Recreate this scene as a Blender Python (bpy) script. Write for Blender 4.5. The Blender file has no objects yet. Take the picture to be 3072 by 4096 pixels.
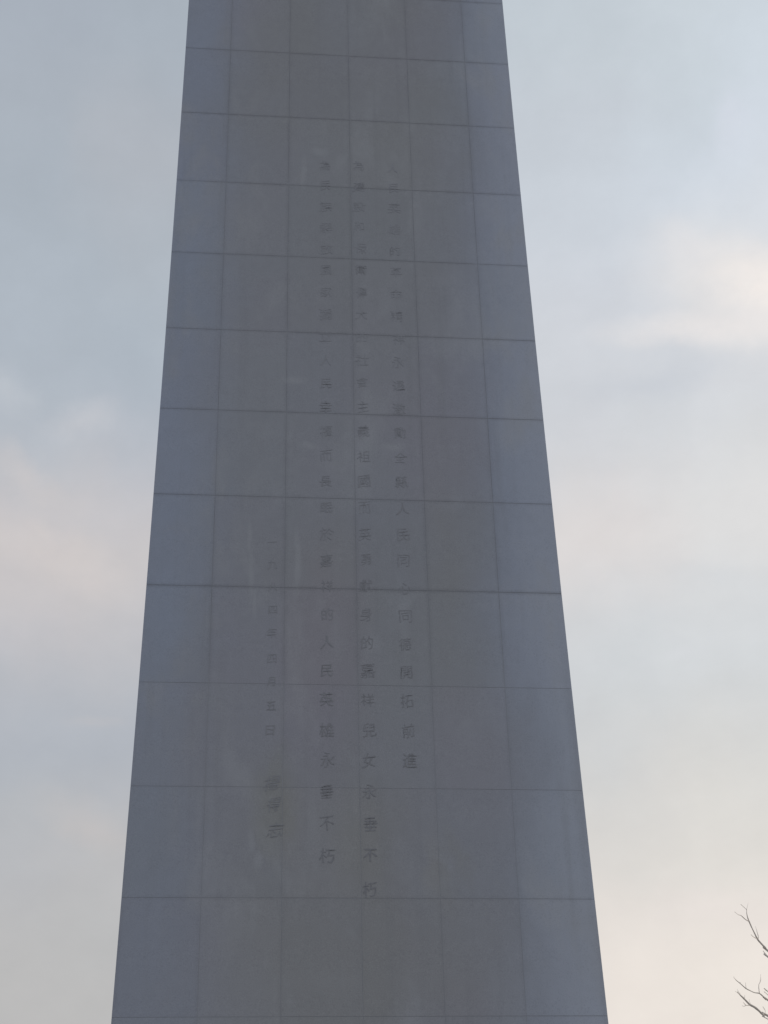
import bpy, bmesh, math, random
from mathutils import Vector, Matrix, noise as mnoise

random.seed(7)
scene = bpy.context.scene
C = scene.collection
R = math.radians

# ------------------------------------------------------------------ camera
W = 0.75                      # width of one inner granite slab (m)
HS = 1.4476 * W               # slab height along the face
TAPER = R(0.8956)             # batter of each face of the shaft
Z6 = 10.915                   # height of the seventh horizontal joint
HALF6 = (2 + 0.6987 + 0.0226 * 6) * W       # half width of the shaft at that joint

cam_d = bpy.data.cameras.new('camera')
cam = bpy.data.objects.new('camera', cam_d)
C.objects.link(cam)
fwd = Vector((0.09116661, 0.87490825, 0.47563033))
up = Vector((-0.02590844, -0.47537379, 0.87940236))
right = Vector((0.99549857, -0.09249497, -0.02067071))
m = Matrix((right, up, -fwd)).transposed().to_4x4()
m.translation = Vector((-1.2390, -HALF6 - 14.8878, Z6 - 9.3148))
cam.matrix_world = m
cam_d.sensor_fit = 'VERTICAL'
cam_d.sensor_height = 36.0
cam_d.lens = 36.0 * 6322.8 / 4096
cam_d.clip_start = 0.1
cam_d.clip_end = 3000
scene.camera = cam

# ------------------------------------------------------------------ colour management
scene.view_settings.view_transform = 'Standard'
scene.view_settings.look = 'None'
scene.view_settings.exposure = 0
scene.view_settings.gamma = 1


def lin(c):
    c = c / 255.0
    return c / 12.92 if c <= 0.04045 else ((c + 0.055) / 1.055) ** 2.4


def rgb(r, g, b):
    return (lin(r), lin(g), lin(b), 1.0)


class NT:
    """small helper to write node trees as expressions"""
    def __init__(self, tree):
        self.t = tree
        tree.nodes.clear()

    def n(self, kind, **kw):
        nd = self.t.nodes.new(kind)
        for k, v in kw.items():
            setattr(nd, k, v)
        return nd

    def put(self, sock, v):
        if v is None:
            return
        if isinstance(v, bpy.types.NodeSocket):
            self.t.links.new(v, sock)
        else:
            sock.default_value = v

    def math(self, op, a, b=None, c=None, clamp=False):
        nd = self.n('ShaderNodeMath', operation=op, use_clamp=clamp)
        for s, v in zip(nd.inputs, (a, b, c)):
            self.put(s, v)
        return nd.outputs[0]

    def vmath(self, op, a, b=None, c=None, scale=None):
        nd = self.n('ShaderNodeVectorMath', operation=op)
        for s, v in zip(nd.inputs, (a, b, c)):
            self.put(s, v)
        if scale is not None:
            self.put(nd.inputs['Scale'], scale)
        return nd.outputs['Value'] if op in ('LENGTH', 'DOT_PRODUCT', 'DISTANCE') else nd.outputs[0]

    def comb(self, x, y, z=0.0):
        nd = self.n('ShaderNodeCombineXYZ')
        for s, v in zip(nd.inputs, (x, y, z)):
            self.put(s, v)
        return nd.outputs[0]

    def sep(self, v):
        nd = self.n('ShaderNodeSeparateXYZ')
        self.put(nd.inputs[0], v)
        return nd.outputs

    def noise(self, vec, scale, detail=3.0, rough=0.5, dist=0.0, color=False):
        nd = self.n('ShaderNodeTexNoise')
        self.put(nd.inputs['Vector'], vec)
        nd.inputs['Scale'].default_value = scale
        nd.inputs['Detail'].default_value = detail
        nd.inputs['Roughness'].default_value = rough
        nd.inputs['Distortion'].default_value = dist
        return nd.outputs['Color' if color else 'Fac']

    def ramp(self, v, a, b, c=0.0, d=1.0, smooth=True):
        nd = self.n('ShaderNodeMapRange', interpolation_type='SMOOTHSTEP' if smooth else 'LINEAR')
        for s, x in zip(nd.inputs, (v, a, b, c, d)):
            self.put(s, x)
        return nd.outputs[0]

    def mix(self, f, a, b, blend='MIX'):
        nd = self.n('ShaderNodeMix', data_type='RGBA', blend_type=blend)
        nd.clamp_factor = True
        self.put(nd.inputs[0], f)
        self.put(nd.inputs[6], a)
        self.put(nd.inputs[7], b)
        return nd.outputs[2]


# ------------------------------------------------------------------ sun and sky (late winter afternoon, sun low behind the monument)
SUN_EL, SUN_AZ = R(10), R(62)          # azimuth from +Y towards +X
sun_d = bpy.data.lights.new('sun', 'SUN')
sun_d.energy = 1.5
sun_d.angle = R(12)
sun_d.color = (1.0, 0.86, 0.72)
sun = bpy.data.objects.new('sun', sun_d)
C.objects.link(sun)
sd = Vector((math.sin(SUN_AZ) * math.cos(SUN_EL), math.cos(SUN_AZ) * math.cos(SUN_EL), math.sin(SUN_EL)))
sun.rotation_euler = sd.to_track_quat('Z', 'Y').to_euler()
sun.location = sd * 60

world = bpy.data.worlds.new("World")
scene.world = world
world.use_nodes = True
# thin cloud veil: tones of the cloud deck from 8 to 48 degrees up, at five bearings
BANDS = [
    (-7, (0.523, 0.517, 0.517), (0.523, 0.516, 0.516), (0.520, 0.514, 0.514), (0.515, 0.513, 0.520), (0.508, 0.514, 0.538), (0.493, 0.509, 0.534), (0.448, 0.481, 0.537), (0.502, 0.518, 0.556), (0.568, 0.560, 0.586), (0.631, 0.596, 0.595), (0.597, 0.578, 0.595), (0.511, 0.541, 0.590), (0.462, 0.509, 0.570), (0.453, 0.503, 0.565), (0.454, 0.505, 0.567), (0.435, 0.485, 0.545), (0.429, 0.477, 0.536), (0.433, 0.477, 0.536), (0.419, 0.464, 0.529), (0.419, 0.465, 0.529), (0.419, 0.466, 0.529)),
    (-3.9, (0.523, 0.517, 0.517), (0.523, 0.517, 0.517), (0.522, 0.516, 0.516), (0.519, 0.520, 0.527), (0.532, 0.528, 0.536), (0.508, 0.511, 0.531), (0.441, 0.476, 0.535), (0.511, 0.524, 0.559), (0.562, 0.556, 0.580), (0.627, 0.599, 0.600), (0.597, 0.582, 0.603), (0.530, 0.550, 0.599), (0.456, 0.504, 0.568), (0.442, 0.496, 0.559), (0.461, 0.509, 0.567), (0.458, 0.501, 0.556), (0.457, 0.490, 0.540), (0.459, 0.490, 0.540), (0.419, 0.468, 0.529), (0.419, 0.468, 0.529), (0.419, 0.469, 0.529)),
    (12.3, (0.865, 0.799, 0.744), (0.864, 0.799, 0.744), (0.852, 0.789, 0.738), (0.797, 0.749, 0.711), (0.726, 0.702, 0.674), (0.693, 0.680, 0.665), (0.654, 0.663, 0.670), (0.646, 0.668, 0.689), (0.667, 0.684, 0.707), (0.756, 0.720, 0.712), (0.758, 0.726, 0.719), (0.685, 0.691, 0.718), (0.646, 0.670, 0.713), (0.664, 0.687, 0.729), (0.666, 0.693, 0.746), (0.639, 0.682, 0.742), (0.614, 0.662, 0.721), (0.598, 0.640, 0.696), (0.595, 0.652, 0.705), (0.579, 0.637, 0.691), (0.566, 0.625, 0.680)),
    (15.0, (0.869, 0.804, 0.747), (0.870, 0.804, 0.748), (0.863, 0.799, 0.746), (0.808, 0.760, 0.719), (0.740, 0.716, 0.684), (0.706, 0.694, 0.677), (0.676, 0.680, 0.681), (0.659, 0.685, 0.708), (0.674, 0.695, 0.718), (0.759, 0.737, 0.734), (0.764, 0.743, 0.740), (0.691, 0.707, 0.732), (0.657, 0.685, 0.729), (0.688, 0.710, 0.752), (0.700, 0.726, 0.773), (0.664, 0.710, 0.773), (0.645, 0.699, 0.765), (0.624, 0.683, 0.741), (0.628, 0.688, 0.743), (0.614, 0.672, 0.725), (0.602, 0.660, 0.713)),
    (17.6, (0.882, 0.816, 0.755), (0.883, 0.817, 0.756), (0.879, 0.814, 0.757), (0.829, 0.780, 0.734), (0.759, 0.735, 0.699), (0.726, 0.715, 0.693), (0.695, 0.697, 0.692), (0.679, 0.703, 0.723), (0.697, 0.717, 0.736), (0.767, 0.763, 0.764), (0.774, 0.767, 0.765), (0.716, 0.731, 0.750), (0.698, 0.719, 0.757), (0.763, 0.764, 0.782), (0.754, 0.768, 0.796), (0.713, 0.758, 0.815), (0.686, 0.739, 0.815), (0.665, 0.725, 0.792), (0.650, 0.715, 0.776), (0.642, 0.704, 0.763), (0.627, 0.687, 0.742)),
]
w = NT(world.node_tree)
tc = w.n('ShaderNodeTexCoord')
d = tc.outputs['Generated']
sx, sy, sz = w.sep(d)
az = w.math('MULTIPLY', w.math('ARCTAN2', sx, sy), 57.29578)
el = w.math('MULTIPLY', w.math('ARCSINE', sz), 57.29578)
ae = w.comb(az, el)
wob = w.vmath('SUBTRACT', w.noise(ae, 0.20, 4.0, 0.55, color=True), (0.5, 0.5, 0.5))
rag_n = w.vmath('SUBTRACT', w.noise(ae, 0.45, 5.0, 0.55, color=True), (0.5, 0.5, 0.5))
P = w.vmath('ADD', ae, w.vmath('MULTIPLY', wob, (7.0, 3.6, 0.0)))
pa, pe, _ = w.sep(P)
uu = w.math('MULTIPLY', pa, w.math('COSINE', w.math('MULTIPLY', pe, 0.0174533)))
rf = w.math('DIVIDE', w.math('SUBTRACT', pe, 8.0), 40.0, clamp=True)
veil = prev = None
for u0, *tones in BANDS:
    cr = w.n('ShaderNodeValToRGB')
    cr.color_ramp.interpolation = 'B_SPLINE'
    while len(cr.color_ramp.elements) < len(tones):
        cr.color_ramp.elements.new(0.5)
    for i, c3 in enumerate(tones):
        cr.color_ramp.elements[i].position = i / (len(tones) - 1)
    for i, c3 in enumerate(tones):
        cr.color_ramp.elements[i].color = (*c3, 1)
    w.put(cr.inputs[0], rf)
    if veil is None:
        veil = cr.outputs[0]
    else:
        veil = w.mix(w.ramp(uu, prev, u0), veil, cr.outputs[0])
    prev = u0
# the rest of the sky: an even grey blue veil, darker away from the sun
glow = w.vmath('DOT_PRODUCT', d, tuple(sd))
far = w.mix(w.ramp(glow, -1.0, 1.0), (0.366, 0.410, 0.502, 1), (0.66, 0.67, 0.69, 1))
off = w.vmath('LENGTH', w.vmath('MULTIPLY', w.vmath('SUBTRACT', ae, (6.0, 28.0, 0)), (1 / 24.0, 1 / 27.0, 0)))
veil = w.mix(w.ramp(off, 1.0, 2.2), veil, far)


fluff = w.ramp(w.noise(w.vmath('MULTIPLY', P, (0.8, 1.1, 1.0)), 0.95, 5.0, 0.58), 0.28, 0.62, 0.66, 1.0, smooth=False)


def cloud(base, a0, e0, ra, re, rot, col, alpha, soft, rag):
    """a soft ragged cloud at one place in the sky"""
    pp = w.vmath('ADD', ae, w.vmath('MULTIPLY', rag_n, (rag * 1.3, rag, 0)))
    x, y, _ = w.sep(w.vmath('SUBTRACT', pp, (a0, e0, 0)))
    c_, s_ = math.cos(R(rot)), math.sin(R(rot))
    u = w.math('DIVIDE', w.math('ADD', w.math('MULTIPLY', x, c_), w.math('MULTIPLY', y, s_)), ra)
    v = w.math('DIVIDE', w.math('SUBTRACT', w.math('MULTIPLY', y, c_), w.math('MULTIPLY', x, s_)), re)
    ln = w.vmath('LENGTH', w.comb(u, v))
    mk = w.math('MULTIPLY', w.math('MULTIPLY', w.ramp(ln, 1.0, 1.0 - soft), fluff), alpha)
    return w.mix(mk, base, rgb(*col))


sky = veil
sky = cloud(sky, 21.2, 35.2, 5.4, 2.7, -26, (235, 232, 231), 0.95, 0.98, 0.8)    # broad bright bank running off to the right
sky = cloud(sky, 19.6, 36.7, 2.2, 1.3, -35, (231, 230, 232), 0.65, 0.98, 0.8)     # its upper shoulder
sky = cloud(sky, 23.2, 34.9, 4.0, 1.9, -26, (251, 244, 239), 0.98, 0.98, 0.7)     # its brightest part
sky = cloud(sky, 20.4, 34.0, 6.6, 0.85, -3, (239, 235, 234), 0.85, 0.92, 0.9)     # flat band below it
sky = cloud(sky, 23.2, 33.4, 4.6, 0.9, -2, (240, 236, 234), 0.65, 0.95, 0.9)
sky = cloud(sky, 17.2, 32.3, 4.5, 0.9, 4, (201, 206, 215), 0.45, 0.98, 1.5)       # blue shade under the band
sky = cloud(sky, 22.2, 40.8, 1.1, 1.8, -25, (219, 224, 235), 0.55, 0.98, 1.6)     # faint wisps
sky = cloud(sky, 17.4, 22.5, 1.3, 0.35, 4, (219, 221, 225), 0.50, 0.95, 0.9)
sky = cloud(sky, 19.0, 25.3, 3.5, 0.8, -6, (212, 215, 219), 0.40, 0.98, 1.6)
sky = cloud(sky, 17.8, 13.6, 4.0, 1.4, -8, (238, 229, 225), 0.45, 0.98, 2.0)
sky = cloud(sky, -6.6, 31.3, 2.1, 1.1, 20, (201, 203, 209), 0.75, 0.97, 1.6)     # small puff at the left
sky = cloud(sky, -9.9, 32.0, 2.0, 1.2, -20, (196, 201, 208), 0.70, 0.98, 1.8)
sky = cloud(sky, -8.6, 29.0, 2.8, 1.1, -24, (211, 206, 206), 0.65, 0.98, 1.8)     # broad pinkish cloud at the left
sky = cloud(sky, -7.0, 26.5, 4.4, 1.4, -20, (216, 209, 207), 0.75, 0.98, 2.0)
sky = cloud(sky, -5.2, 20.7, 1.8, 0.30, -4, (191, 191, 195), 0.55, 0.95, 0.9)
sky = cloud(sky, -5.0, 17.0, 3.0, 1.1, -30, (202, 197, 196), 0.60, 0.98, 1.6)
# fine mottling of the cloud deck
mot = w.ramp(w.noise(w.vmath('MULTIPLY', ae, (0.7, 1.0, 1.0)), 0.55, 5.0, 0.62), 0.25, 0.75, 0.972, 1.028, smooth=False)
sky = w.vmath('SCALE', sky, scale=mot)

nish = w.n('ShaderNodeTexSky', sky_type='NISHITA', sun_disc=False)
nish.sun_elevation = SUN_EL
nish.sun_rotation = SUN_AZ
nish.air_density = 1.2
nish.dust_density = 3.0
nish.altitude = 60
bg_clear = w.n('ShaderNodeBackground')
w.put(bg_clear.inputs[0], nish.outputs[0])
bg_clear.inputs[1].default_value = 0.08
bg_cloud = w.n('ShaderNodeBackground')
w.put(bg_cloud.inputs[0], sky)
bg_cloud.inputs[1].default_value = 1.0
mx = w.n('ShaderNodeMixShader')
mx.inputs[0].default_value = 0.93      # cloud cover
w.t.links.new(bg_clear.outputs[0], mx.inputs[1])
w.t.links.new(bg_cloud.outputs[0], mx.inputs[2])
wo = w.n('ShaderNodeOutputWorld')
w.t.links.new(mx.outputs[0], wo.inputs[0])

# ------------------------------------------------------------------ materials


def material(name):
    mt = bpy.data.materials.new(name)
    mt.use_nodes = True
    return mt, NT(mt.node_tree)


def finish(k, color, rough=0.6, normal=None, spec=0.4):
    b = k.n('ShaderNodeBsdfPrincipled')
    k.put(b.inputs['Base Color'], color)
    k.put(b.inputs['Roughness'], rough)
    k.put(b.inputs['Specular IOR Level'], spec)
    if normal is not None:
        k.put(b.inputs['Normal'], normal)
    o = k.n('ShaderNodeOutputMaterial')
    k.t.links.new(b.outputs[0], o.inputs[0])
    return b


def bump(k, h, strength, dist):
    nd = k.n('ShaderNodeBump')
    nd.inputs['Strength'].default_value = strength
    nd.inputs['Distance'].default_value = dist
    k.put(nd.inputs['Height'], h)
    return nd.outputs[0]


# marks on the front face: (across, down the face) in slab units, radii, tint
SMEARS = [(-1.49, 7.45, 0.035, 0.22), (-1.45, 7.85, 0.045, 0.30), (-1.40, 8.15, 0.03, 0.18), (-0.84, 7.75, 0.05, 0.36), (-0.66, 6.42, 0.15, 0.05),
          (0.57, 6.39, 0.20, 0.05), (-1.39, 10.50, 0.05, 0.12), (-1.30, 10.68, 0.06, 0.10), (-0.50, 2.48, 0.16, 0.06), (-0.78, 2.80, 0.05, 0.22),
          (-0.9, 5.6, 0.2, 0.05), (0.2, 8.6, 0.12, 0.10)]
PATCHES = [(-0.45, 8.6, 0.75, 1.5, (0.356, 0.331, 0.358)), (0.05, 10.5, 0.5, 0.6, (0.342, 0.339, 0.322)), (-0.1, 11.6, 2.1, 0.9, (0.336, 0.334, 0.328)), (-1.9, 9.3, 0.8, 1.5, (0.350, 0.350, 0.380)), (1.6, 9.8, 0.9, 1.2, (0.350, 0.350, 0.380)),
           (1.05, 10.7, 0.25, 0.5, (0.342, 0.337, 0.322)), (-1.06, 10.2, 0.34, 0.55, (0.334, 0.330, 0.300)), (0.3, 3.2, 1.6, 3.4, (0.340, 0.346, 0.355))]


def granite_color(k):
    """grey granite cladding; UV is metres on the face (u across, v down)"""
    uv = k.n('ShaderNodeUVMap', uv_map='face').outputs[0]
    pos = k.n('ShaderNodeTexCoord').outputs['Object']
    tint = k.n('ShaderNodeAttribute', attribute_name='slab_tint').outputs['Color']
    u, v, _ = k.sep(uv)
    base = (0.347, 0.354, 0.382, 1)
    # broad mauve, brownish and blue grey blotches: camera colour noise painted into the stone
    nc = k.noise(k.vmath('MULTIPLY', pos, (1, 1, 0.6)), 0.5, 3.0, 0.5, color=True)
    n1, n2, n3 = k.sep(nc)
    col = k.mix(k.ramp(n1, 0.46, 0.66, 0, 0.8), base, (0.350, 0.344, 0.381, 1))
    col = k.mix(k.ramp(n2, 0.46, 0.66, 0, 0.7), col, (0.338, 0.339, 0.344, 1))
    # bluer towards both arrises: a lens colour cast put into the stone colour
    fine = k.noise(k.vmath('MULTIPLY', pos, (1.0, 1.0, 0.5)), 1.6, 4.0, 0.6, 0.4, color=True)
    wob = k.vmath('SUBTRACT', fine, (0.5, 0.5, 0.5))
    su, sv_, _ = k.sep(k.vmath('ADD', k.comb(k.math('DIVIDE', u, W), k.math('DIVIDE', v, HS)), k.vmath('MULTIPLY', wob, (1.0, 1.0, 0))))
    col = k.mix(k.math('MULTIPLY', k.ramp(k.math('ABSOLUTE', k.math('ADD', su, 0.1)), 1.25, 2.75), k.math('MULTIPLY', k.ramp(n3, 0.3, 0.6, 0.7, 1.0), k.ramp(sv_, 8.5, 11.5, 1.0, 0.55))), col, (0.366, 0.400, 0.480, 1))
    col = k.mix(k.ramp(su, 1.7, 3.05, 0, 0.85), col, (0.475, 0.500, 0.560, 1))       # veiling glare of the bright sky, painted into the stone along the right arris
    sc = k.comb(su, sv_)
    for cx, cy, rx, ry, c3 in PATCHES:  # camera colour blotches painted at set places, plus a warm stain by the signature
        ln = k.vmath('LENGTH', k.vmath('DIVIDE', k.vmath('SUBTRACT', sc, (cx, cy, 0)), (rx, ry, 1)))
        col = k.mix(k.ramp(ln, 1.2, 0.1, 0, 0.65), col, (*c3, 1))
    col = k.mix(1.0, col, tint, 'MULTIPLY')
    # pale rubbed smears
    s2 = k.vmath('ADD', k.comb(k.math('DIVIDE', u, W), k.math('DIVIDE', v, HS)), k.vmath('MULTIPLY', wob, (0.22, 0.22, 0)))
    sm = 0.0
    for cx, cy, rx, ry in SMEARS:
        ln = k.vmath('LENGTH', k.vmath('DIVIDE', k.vmath('SUBTRACT', s2, (cx, cy, 0)), (rx, ry, 1)))
        sm = k.math('MAXIMUM', sm, k.ramp(ln, 1.5, 0.1))
    f1, f2, f3 = k.sep(fine)
    sm = k.math('MAXIMUM', k.math('MULTIPLY', sm, 0.5), k.ramp(f1, 0.50, 0.74, 0, 0.48))
    col = k.mix(sm, col, (0.43, 0.438, 0.455, 1))
    # grey run-off streaks
    n5 = k.noise(k.vmath('MULTIPLY', pos, (6.0, 6.0, 0.22)), 1.0, 3.0, 0.6)
    col = k.mix(k.ramp(n5, 0.50, 0.78, 0, 0.22), col, (0.27, 0.275, 0.29, 1))
    # soot drawn into the joints

    def near(x, step):
        f = k.math('FRACT', k.math('DIVIDE', x, step))
        return k.math('MULTIPLY', k.math('MINIMUM', f, k.math('SUBTRACT', 1.0, f)), step)
    gr = k.noise(pos, 9.0, 4.0, 0.65, color=True)
    g1, g2, g3 = k.sep(gr)
    jag = k.math('MULTIPLY', k.math('SUBTRACT', g1, 0.5), 0.05)
    dv = k.math('ADD', near(v, HS), jag)
    du = k.math('ADD', near(u, W), jag)
    low = k.math('MAXIMUM', k.ramp(v, 8.3 * HS, 8.8 * HS, 1.0, 0.18), k.ramp(k.math('ABSOLUTE', k.math('SUBTRACT', v, 11 * HS)), 0.4, 0.15, 0.0, 0.48))
    low = k.math('ADD', low, k.ramp(k.math('ABSOLUTE', k.math('SUBTRACT', v, 8 * HS)), 0.3, 0.1, 0, 0.35))
    patch = k.ramp(f2, 0.32, 0.66, 0.55, 1.0)
    sh = k.math('MULTIPLY', k.math('MULTIPLY', k.ramp(dv, 0.042, -0.006, 0, 0.21), low), patch)
    sv = k.math('MULTIPLY', k.math('MULTIPLY', k.ramp(du, 0.050, -0.006, 0, 0.13), patch), k.ramp(v, 8.4 * HS, 9.4 * HS, 1.0, 0.60))
    col = k.mix(k.math('MAXIMUM', sh, sv), col, (0.09, 0.09, 0.10, 1))
    # crystal speckle
    sp = k.noise(pos, 95.0, 1.0, 0.7)
    col = k.mix(k.ramp(sp, 0.30, 0.45, 0.16, 0), col, (0.12, 0.12, 0.13, 1))
    col = k.mix(k.ramp(sp, 0.56, 0.70, 0, 0.16), col, (0.55, 0.55, 0.55, 1))
    col = k.mix(1.0, col, k.mix(k.ramp(g2, 0.3, 0.7, smooth=False), (0.975, 0.975, 0.975, 1), (1.025, 1.025, 1.025, 1)), 'MULTIPLY')
    return col, pos, sp


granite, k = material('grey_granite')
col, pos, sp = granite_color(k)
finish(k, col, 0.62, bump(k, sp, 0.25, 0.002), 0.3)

mortar, k = material('joint_mortar')
pos = k.n('ShaderNodeTexCoord').outputs['Object']
mz = k.sep(pos)[2]
mn = k.ramp(k.noise(pos, 2.2, 4.0, 0.6), 0.35, 0.65)
dark = k.mix(mn, (0.268, 0.274, 0.292, 1), (0.322, 0.33, 0.352, 1))
light = k.mix(mn, (0.338, 0.345, 0.364, 1), (0.358, 0.366, 0.386, 1))       # the lower joints were repointed
finish(k, k.mix(k.ramp(mz, Z6 - 2.4 * HS, Z6 - 1.95 * HS), light, dark), 0.8, spec=0.2)

chip, k = material('open_joint')
finish(k, (0.03, 0.03, 0.032, 1), 0.95, spec=0.05)


def paint(name, c, thin):
    """letter paint, almost weathered away high up and stronger low down"""
    mt, kk = material(name)
    p_ = kk.n('ShaderNodeNewGeometry').outputs['Position']
    nz = kk.noise(p_, 4.0, 3.0, 0.6)
    nf = kk.noise(p_, 34.0, 3.0, 0.6)
    z_ = kk.sep(p_)[2]
    f = kk.math('ADD', kk.ramp(nz, 0.34, 0.66, 0, 0.24), kk.ramp(nf, 0.38, 0.68, 0, thin))
    f = kk.math('ADD', f, kk.ramp(z_, 5.5, 12.0, 0.0, 0.60), clamp=True)
    finish(kk, kk.mix(f, c, (0.342, 0.347, 0.370, 1)), 0.62, spec=0.3)
    return mt


letter_paint = paint('worn_dark_letter_paint', (0.250, 0.247, 0.257, 1), 0.45)
date_paint = paint('faded_letter_paint', (0.292, 0.293, 0.304, 1), 0.45)

bark, k = material('pale_grey_bark')
pos = k.n('ShaderNodeTexCoord').outputs['Object']
bn = k.noise(k.vmath('MULTIPLY', pos, (9, 9, 3)), 2.0, 5.0, 0.65)
finish(k, k.mix(bn, (0.60, 0.54, 0.47, 1), (0.84, 0.77, 0.69, 1)), 0.85, bump(k, bn, 0.5, 0.004), 0.15)

paving, k = material('plaza_paving')
pos = k.n('ShaderNodeTexCoord').outputs['Object']
bt = k.n('ShaderNodeTexBrick')
k.put(bt.inputs['Vector'], pos)
bt.inputs['Color1'].default_value = (0.30, 0.295, 0.285, 1)
bt.inputs['Color2'].default_value = (0.34, 0.335, 0.32, 1)
bt.inputs['Mortar'].default_value = (0.2, 0.2, 0.19, 1)
bt.inputs['Scale'].default_value = 1.0
bt.inputs['Mortar Size'].default_value = 0.006
bt.inputs['Brick Width'].default_value = 0.9
bt.inputs['Row Height'].default_value = 0.6
finish(k, k.mix(k.math('MULTIPLY', k.noise(pos, 0.6, 5.0, 0.6), 0.5), bt.outputs[0], (0.24, 0.235, 0.22, 1)), 0.8, spec=0.2)

# ------------------------------------------------------------------ helpers


def link(name, bm, mats, parent=None, smooth=False):
    me = bpy.data.meshes.new(name)
    bm.to_mesh(me)
    bm.free()
    for mt in mats if isinstance(mats, (list, tuple)) else [mats]:
        me.materials.append(mt)
    if smooth:
        for f in me.polygons:
            f.use_smooth = True
    o = bpy.data.objects.new(name, me)
    C.objects.link(o)
    if parent:
        o.parent = parent
    return o


def empty(name, loc, label, cat):
    o = bpy.data.objects.new(name, None)
    o.empty_display_size = 0.5
    o.location = loc
    o['label'] = label
    o['category'] = cat
    C.objects.link(o)
    return o


def frustum(bm, z0, z1, h0, h1, mat=0):
    vs = [[bm.verts.new((sx_ * h, sy_ * h, z)) for sx_, sy_ in ((-1, -1), (1, -1), (1, 1), (-1, 1))] for z, h in ((z0, h0), (z1, h1))]
    fs = [bm.faces.new(vs[1]), bm.faces.new(vs[0][::-1])]
    for i in range(4):
        j = (i + 1) % 4
        fs.append(bm.faces.new((vs[0][i], vs[0][j], vs[1][j], vs[1][i])))
    for f in fs:
        f.material_index = mat
    return fs


# ------------------------------------------------------------------ ground
bm = bmesh.new()
bmesh.ops.create_circle(bm, cap_ends=True, segments=64, radius=1500)
g = link('ground', bm, paving)
g['kind'] = 'structure'

# ------------------------------------------------------------------ the monument
T_TOP, T_BOT = -8, 14
CA, SA = math.cos(TAPER), math.sin(TAPER)


def zrow(t):
    return Z6 - (t - 6) * HS * CA


def flare(t):
    """the faces are very slightly hollow: a little wider than straight at the top and at the foot"""
    s = max(-1.6, min(1.6, (t - 6) / 6))
    return (0.013 + 0.029 * s * s) * W


def half(t):
    return (2 + 0.6987 + 0.0226 * t) * W + flare(t)


monument = empty('stone_monument', (0, 0, 0),
                 'tall tapering grey granite obelisk carved with vertical lines of Chinese writing', 'monument')

bm = bmesh.new()
uvl = bm.loops.layers.uv.new('face')
tl = bm.loops.layers.float_color.new('slab_tint')
CORE = 0.0016
for t in range(T_TOP, T_BOT):
    frustum(bm, zrow(t + 1), zrow(t) - 0.0005, half(t + 1) - CORE, half(t) - CORE, 1)
GAP, CH = 0.0018, 0.0010


def face_point(side, x, t, inset):
    """x metres across the face, t row coordinate, inset metres behind the face plane"""
    h = half(t)
    p_ = Vector((x, -h + inset * CA, zrow(t) - inset * SA))
    return Matrix.Rotation(side * math.pi / 2, 3, 'Z') @ p_


for side in range(4):
    for t in range(T_TOP, T_BOT):
        for c in range(6):
            xa = (lambda tt: -half(tt)) if c == 0 else (lambda tt, c=c: (c - 3) * W)
            xb = (lambda tt: half(tt)) if c == 5 else (lambda tt, c=c: (c - 2) * W)
            gl = 0 if c == 0 else 1
            gr = 0 if c == 5 else 1
            g_ = GAP + random.uniform(-0.0008, 0.0012)
            rise = random.uniform(0.0, 0.0004)
            rings = []
            for off, ins in ((g_, CORE), (g_, CH + rise), (g_ + CH, rise)):
                ta, tb = t + off / HS, t + 1 - off / HS
                pts = ((xa(tb) + off * gl, tb), (xb(tb) - off * gr, tb), (xb(ta) - off * gr, ta), (xa(ta) + off * gl, ta))
                # at the corners of the shaft the slabs meet exactly on the arris
                ring = []
                for (x, tt) in pts:
                    i_ = ins
                    edge = (c == 0 and x < -2.2 * W) or (c == 5 and x > 2.2 * W)
                    if edge:
                        i_ = 0.0 if ins < CORE else CORE
                        x = x + (CORE if c == 0 else -CORE) * (1 if ins >= CORE else 0)
                    ring.append((bm.verts.new(face_point(side, x, tt, i_)), x, tt))
                rings.append(ring)
            faces = [[(r0[i], r0[(i + 1) % 4], r1[(i + 1) % 4], r1[i]) for i in range(4)] for r0, r1 in zip(rings, rings[1:])]
            quads = [q for fl in faces for q in fl] + [tuple(rings[-1])]
            tv = random.gauss(1.0, 0.012)
            edge_blue = 0.008 if c in (0, 5) else 0.0  # lens colour cast put into the tint of the corner slabs
            tcol = (tv * (1 - edge_blue * 0.9) * random.uniform(0.993, 1.007), tv * (1 + edge_blue * 0.2),
                    tv * (1 + edge_blue * 1.6) * random.uniform(0.99, 1.01), 1)
            for q in quads:
                try:
                    f = bm.faces.new([v[0] for v in q])
                except ValueError:
                    continue
                f.material_index = 0
                for lp, v in zip(f.loops, q):
                    lp[uvl].uv = (v[1], v[2] * HS)
                    lp[tl] = tcol
# two open spots where mortar has dropped from the joint under the middle lines
for x, t in ((-0.405 * W, 8.0), (0.665 * W, 8.0)):
    wd, ht = random.uniform(0.022, 0.03), 0.0045
    p0 = face_point(0, x, t, 0)
    vs = [bm.verts.new(face_point(0, x + a_, t + b_ / HS, 0.0035)) for a_, b_ in ((-wd, ht * 0.6), (wd * 0.3, ht), (wd, ht * 0.2), (wd * 0.6, -ht), (-wd * 0.7, -ht * 0.5))]
    bm.faces.new(vs).material_index = 2
bm.normal_update()
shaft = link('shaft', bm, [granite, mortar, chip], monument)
shaft['label'] = 'tapering shaft clad in large square grey granite slabs'

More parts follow.
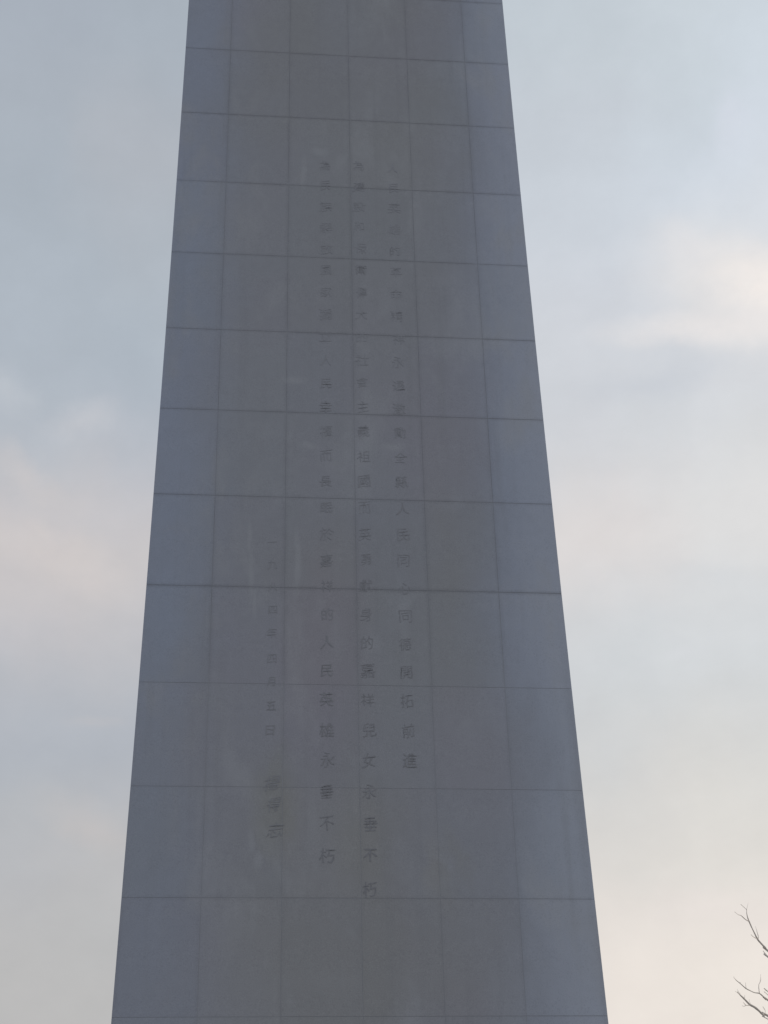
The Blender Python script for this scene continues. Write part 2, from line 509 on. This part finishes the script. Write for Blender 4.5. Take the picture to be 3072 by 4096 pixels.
# coping and pedestal, above and below the picture
def plain_stone(bm):
    """whole blocks: even tint and no slab joints"""
    uvl_ = bm.loops.layers.uv.new('face')
    tl_ = bm.loops.layers.float_color.new('slab_tint')
    for f in bm.faces:
        for lp in f.loops:
            lp[uvl_].uv = (0.5 * W, 4.5 * HS)
            lp[tl_] = (1, 1, 1, 1)


bm = bmesh.new()
frustum(bm, zrow(T_TOP), zrow(T_TOP) + 0.35, half(T_TOP) + 0.02, half(T_TOP) - 0.02)
frustum(bm, zrow(T_TOP) + 0.351, zrow(T_TOP) + 2.4, half(T_TOP) - 0.06, 0.25)
plain_stone(bm)
link('cap', bm, granite, monument)
bm = bmesh.new()
zb = zrow(T_BOT)
frustum(bm, zb - 0.32, zb, half(T_BOT) + 0.30, half(T_BOT) + 0.22)
frustum(bm, 0.5, zb - 0.321, half(T_BOT) + 0.16, half(T_BOT) + 0.14)
frustum(bm, 0.25, 0.499, half(T_BOT) + 0.7, half(T_BOT) + 0.7)
frustum(bm, 0.004, 0.249, half(T_BOT) + 1.1, half(T_BOT) + 1.1)
plain_stone(bm)
link('pedestal', bm, granite, monument)

# ---- writing on the front face
FACE = Matrix(((1, 0, 0), (0, SA, -CA), (0, CA, SA)))      # columns: across, up the face, out of it
ORIGIN = Vector((0, -HALF6, Z6))


def glyph_mesh(ch, weight):
    cu = bpy.data.curves.new('glyph', 'FONT')
    cu.body = ch
    cu.size = 1.0
    cu.align_x = 'LEFT'
    cu.offset = weight
    cu.extrude = 0.012
    cu.resolution_u = 3
    ob = bpy.data.objects.new('glyph', cu)
    C.objects.link(ob)
    dg = bpy.context.evaluated_depsgraph_get()
    me = bpy.data.meshes.new_from_object(ob.evaluated_get(dg))
    bpy.data.objects.remove(ob)
    bpy.data.curves.remove(cu)
    return me


def inscription(text, places, size, weight, mat, label, lean=0.0):
    """one line of writing: an Empty whose children are its characters"""
    line = bpy.data.objects.new('inscription', None)
    line.empty_display_size = 0.1
    line.parent = monument
    line['label'] = label
    line.location = ORIGIN + FACE @ Vector((places[0][0] * W, places[0][1] * W, 0))
    C.objects.link(line)
    for n_, (ch, (x, y)) in enumerate(zip(text, places)):
        me = glyph_mesh(ch, weight + random.uniform(-0.004, 0.008))
        xs = [v.co.x for v in me.vertices]
        ys = [v.co.y for v in me.vertices]
        cx = (min(xs) + max(xs)) / 2
        cy = (min(ys) + max(ys)) / 2 if max(ys) - min(ys) > 0.5 else 0.38
        s = size * random.uniform(0.93, 1.07)
        ax = random.uniform(0.88, 0.98)
        ro = random.uniform(-0.05, 0.05)
        rise = random.uniform(0.04, 0.12)           # strokes climb to the right, as a brush does
        jx, jy = random.gauss(0, 0.006), random.gauss(0, 0.008)
        bm = bmesh.new()
        vs = []
        for v in me.vertices:
            gx, gy = v.co.x - cx, v.co.y - cy
            wv = mnoise.noise_vector(Vector((gx * 3.2, gy * 3.2, n_ * 5.3)))
            wf = mnoise.noise_vector(Vector((gx * 9, gy * 9, n_ * 3.1 + 40)))
            gx += wv.x * 0.07 + wf.x * 0.034
            gy += wv.y * 0.07 + wf.y * 0.034 + rise * gx
            gx += lean * gy
            px = gx * math.cos(ro) - gy * math.sin(ro)
            py = gx * math.sin(ro) + gy * math.cos(ro)
            fy = (y + jy) * W + py * s
            z = (0.0022 if v.co.z > 0 else -0.002) + flare(6 - fy / HS)
            q = Vector(((x + jx) * W + px * s * ax, fy, z))
            vs.append(bm.verts.new(ORIGIN + FACE @ q - line.location))
        for p_ in me.polygons:
            try:
                bm.faces.new([vs[i] for i in p_.vertices])
            except ValueError:
                pass
        bpy.data.meshes.remove(me)
        link('character', bm, mat, line)
    return line


EM = 0.215 * W
t1 = '人民英雄的革命精神永遠激勵全縣人民同心同德開拓前進'
t2 = '為建設和保衛偉大的社會主義祖國而英勇獻身的嘉祥兒女永垂不朽'
t3 = '為民族解放國家獨立人民幸福而長眠於嘉祥的人民英雄永垂不朽'
t4 = '一九八四年四月五日'
t5 = '楊得志'
inscription(t1, [(0.700 - 0.0016 * i, 4.80 - 0.4254 * i) for i in range(len(t1))], EM, -0.004, letter_paint, 'first vertical line of writing, at the right and ending highest')
inscription(t2, [(0.145 - 0.0007 * i, 4.81 - 0.4257 * i) for i in range(len(t2))], EM, -0.004, letter_paint, 'longest vertical line of writing, beside the middle joint')
inscription(t3, [(-0.40 - 0.0009 * i, 4.78 - 0.4248 * i) for i in range(len(t3))], EM, -0.004, letter_paint, 'vertical line of writing left of the middle joint')
inscription(t4, [(-1.165, -2.18 - 0.354 * i) for i in range(len(t4))], EM * 0.74, -0.008, date_paint, 'short vertical line of smaller, fainter writing at the left', 0.05)
inscription(t5, [(-1.13, -5.73), (-1.11, -6.04), (-1.09, -6.36)], EM * 1.02, 0.0, date_paint, 'faint flowing signature below the short line', 0.22)

# ------------------------------------------------------------------ bare tree at the right
tree = empty('bare_tree', (9.0, 3.3, 0), 'leafless winter tree with thin grey branches beside the monument at right', 'tree')
TW = {
    'A': [(5.677,3.0,6.203,0.0171),(5.638,2.977,6.237,0.0171),(5.588,2.955,6.284,0.0144),(5.539,2.932,6.333,0.0138),(5.499,2.909,6.409,0.0105),(5.466,2.886,6.471,0.0088),(5.434,2.864,6.544,0.0099),(5.412,2.841,6.597,0.0072),(5.4,2.818,6.649,0.0044),(5.396,2.795,6.68,0.0039),(5.365,2.773,6.701,0.0039),(5.312,2.75,6.739,0.0025)],
    'A2': [(5.431,2.864,6.547,0.0077),(5.355,2.776,6.554,0.0061),(5.278,2.689,6.579,0.0055),(5.218,2.601,6.565,0.0033),(5.143,2.514,6.581,0.0022)],
    'A3': [(5.395,2.795,6.677,0.0033),(5.45,2.895,6.759,0.0019),(5.497,2.995,6.822,0.0014)],
    'A4': [(5.54,2.93,6.335,0.0072),(5.577,3.005,6.384,0.0061),(5.595,3.08,6.45,0.0047),(5.612,3.155,6.526,0.003),(5.629,3.23,6.577,0.0019)],
    'A5': [(5.532,2.93,6.34,0.0055),(5.433,2.78,6.331,0.0044),(5.357,2.63,6.322,0.0028)],
    'A6': [(5.736,3.2,6.173,0.0127),(5.752,3.3,6.216,0.0099),(5.75,3.4,6.296,0.0044)],
    'B1': [(5.796,3.6,5.706,0.0138),(5.755,3.556,5.707,0.0127),(5.712,3.511,5.73,0.0099),(5.648,3.467,5.765,0.0088),(5.569,3.422,5.766,0.0072),(5.498,3.378,5.783,0.0066),(5.428,3.333,5.805,0.0083),(5.355,3.289,5.851,0.0061),(5.287,3.244,5.888,0.0044),(5.244,3.2,5.922,0.0022)],
    'B1a': [(5.648,3.467,5.762,0.0072),(5.669,3.527,5.837,0.0055),(5.696,3.587,5.902,0.0055),(5.737,3.647,5.946,0.0044),(5.773,3.707,6.017,0.0025),(5.798,3.767,6.073,0.0017)],
    'B1b': [(5.434,3.333,5.803,0.0044),(5.468,3.433,5.865,0.0033),(5.501,3.533,5.915,0.0022)],
    'B1c': [(5.345,3.29,5.856,0.0066),(5.354,3.29,5.869,0.005)],
    'B1d': [(5.763,3.73,5.961,0.0028),(5.824,3.83,6.025,0.0017)],
    'B2': [(5.36,2.4,5.28,0.0166),(5.31,2.367,5.287,0.0144),(5.265,2.333,5.293,0.016),(5.222,2.3,5.321,0.0149),(5.161,2.267,5.358,0.0166),(5.097,2.233,5.381,0.0144),(5.046,2.2,5.418,0.0127),(5.0,2.167,5.45,0.011),(4.948,2.133,5.485,0.0072),(4.914,2.1,5.512,0.0022)],
    'B2a': [(4.951,2.133,5.483,0.0039),(4.891,2.033,5.484,0.0025),(4.835,1.933,5.48,0.0017)],
    'B2f': [(4.956,2.133,5.485,0.0039),(4.972,2.233,5.541,0.0025),(4.992,2.333,5.586,0.0017)],
    'B2b': [(5.099,2.233,5.372,0.005),(5.017,2.133,5.354,0.0044),(4.962,2.033,5.356,0.0033),(4.918,1.933,5.35,0.0022)],
    'B2g': [(5.039,2.2,5.366,0.0033),(5.037,2.3,5.374,0.0025),(5.05,2.4,5.403,0.0017)],
    'B2c': [(5.332,2.333,5.227,0.0066),(5.29,2.333,5.259,0.0083),(5.262,2.333,5.292,0.0099)],
    'B2d': [(5.309,2.35,5.289,0.0028),(5.333,2.4,5.335,0.0033),(5.347,2.45,5.364,0.0039),(5.351,2.5,5.393,0.0044),(5.362,2.55,5.42,0.0033)],
    'B2e': [(5.013,2.17,5.446,0.0039),(5.04,2.22,5.475,0.0033),(5.061,2.27,5.502,0.0019)],
    'B2h': [(5.112,2.233,5.381,0.0022),(5.131,2.333,5.429,0.0019),(5.16,2.433,5.486,0.0014)],
    'B3': [(5.777,3.5,5.794,0.0061),(5.74,3.45,5.794,0.005),(5.703,3.4,5.807,0.0028)],
    'B3b': [(5.771,3.5,5.752,0.0044),(5.727,3.4,5.741,0.0028)],
}


def tube(bm, pts, seg=7, thin=0.82):
    """smooth tapering tube through (x, y, z, r) points"""
    P4 = [Vector(p_) for p_ in pts]
    fine = []          # (Catmull-Rom)
    for i in range(len(P4) - 1):
        a_, b_ = P4[max(0, i - 1)], P4[i]
        c_, d_ = P4[i + 1], P4[min(len(P4) - 1, i + 2)]
        n_ = 3
        for s in range(n_):
            u = s / n_
            fine.append(0.5 * ((2 * b_) + (c_ - a_) * u + (2 * a_ - 5 * b_ + 4 * c_ - d_) * u * u + (3 * b_ - a_ - 3 * c_ + d_) * u ** 3))
    fine.append(P4[-1])
    rings = []
    for i, q in enumerate(fine):
        tn = (fine[min(i + 1, len(fine) - 1)] - fine[max(i - 1, 0)]).xyz.normalized()
        ax = tn.cross(Vector((0.3, 1, 0.2))).normalized()
        ay = tn.cross(ax)
        r_ = max(q.w * thin, 0.0012) * random.uniform(0.86, 1.16)
        rings.append([bm.verts.new(q.xyz + (ax * math.cos(6.2832 * j / seg) + ay * math.sin(6.2832 * j / seg)) * r_) for j in range(seg)])
    for r0, r1 in zip(rings, rings[1:]):
        for j in range(seg):
            bm.faces.new((r0[j], r0[(j + 1) % seg], r1[(j + 1) % seg], r1[j]))
    bm.faces.new(rings[0][::-1])
    bm.faces.new(rings[-1])


LIMB = {
    'A': [(9.05, 3.3, 3.1, .075), (8.3, 3.2, 3.75, .058), (7.2, 3.05, 4.85, .040), (6.3, 3.02, 5.66, .024)],
    'B1': [(9.0, 3.35, 2.8, .07), (8.3, 3.5, 3.5, .052), (7.3, 3.7, 4.5, .034), (6.5, 3.68, 5.2, .022)],
    'B2': [(8.98, 3.28, 2.5, .075), (8.2, 2.95, 3.1, .056), (7.1, 2.6, 4.05, .038), (6.2, 2.45, 4.8, .024)],
}
EXTRA = {'A6': [(6.25, 3.02, 5.70, .014)], 'B3': [(6.40, 3.65, 5.28, .012)], 'B3b': [(6.42, 3.66, 5.27, .008)], 'B2c': [(6.15, 2.46, 4.84, .008)]}
LABEL = {'A': 'highest thin branch, forking at its tip', 'B1': 'middle branch with an upright twig', 'B2': 'thickest and lowest branch in the corner'}
trunk_pts = [(9.0, 3.3, -0.1, .17), (9.02, 3.3, 0.9, .14), (8.97, 3.28, 2.3, .12), (9.05, 3.32, 3.4, .095), (9.25, 3.4, 5.0, .065), (9.3, 3.5, 6.4, .04), (9.45, 3.45, 7.8, .012)]
bm = bmesh.new()
tube(bm, trunk_pts, 14)
o = link('trunk', bm, bark, tree, True)
o.matrix_parent_inverse = tree.matrix_basis.inverted()
for main in ('A', 'B1', 'B2'):
    bm = bmesh.new()
    tube(bm, LIMB[main] + TW[main])
    for kx, v in TW.items():
        if kx != main and kx.startswith(main[0] if main == 'A' else main):
            tube(bm, EXTRA.get(kx, []) + v, 6)
        elif main == 'B1' and kx.startswith('B3'):
            tube(bm, EXTRA[kx] + v, 6)
    o = link('branch', bm, bark, tree, True)
    o['label'] = LABEL[main]
    o.matrix_parent_inverse = tree.matrix_basis.inverted()
# the rest of the crown, reaching away from the monument
bm = bmesh.new()


def grow(p_, dirv, r_, ln, depth):
    pts = [(*p_, r_)]
    q = Vector(p_)
    dv = dirv.normalized()
    for i in range(4):
        dv = (dv + Vector((random.uniform(-.18, .18), random.uniform(-.18, .18), random.uniform(-.02, .2)))).normalized()
        q = q + dv * ln / 4
        pts.append((*q, r_ * (1 - 0.2 * (i + 1))))
    tube(bm, pts, 6)
    if depth:
        for i in (1, 2, 3, 4):
            sd_ = (dv + Vector((random.uniform(-.2, .9), random.uniform(-.8, .8), random.uniform(0, .7)))).normalized()
            grow(pts[i][:3], sd_, pts[i][3] * 0.7, ln * random.uniform(.45, .65), depth - 1)


for z, dx, dy in ((2.9, 1, .3), (3.6, .8, -.7), (4.3, .5, .9), (5.1, .9, -.2), (5.8, .4, .6), (6.3, .3, -.5)):
    grow((9.1, 3.35, z), Vector((dx, dy, 0.8)), .045, 2.4, 2)
o = link('crown', bm, bark, tree, True)
o.matrix_parent_inverse = tree.matrix_basis.inverted()
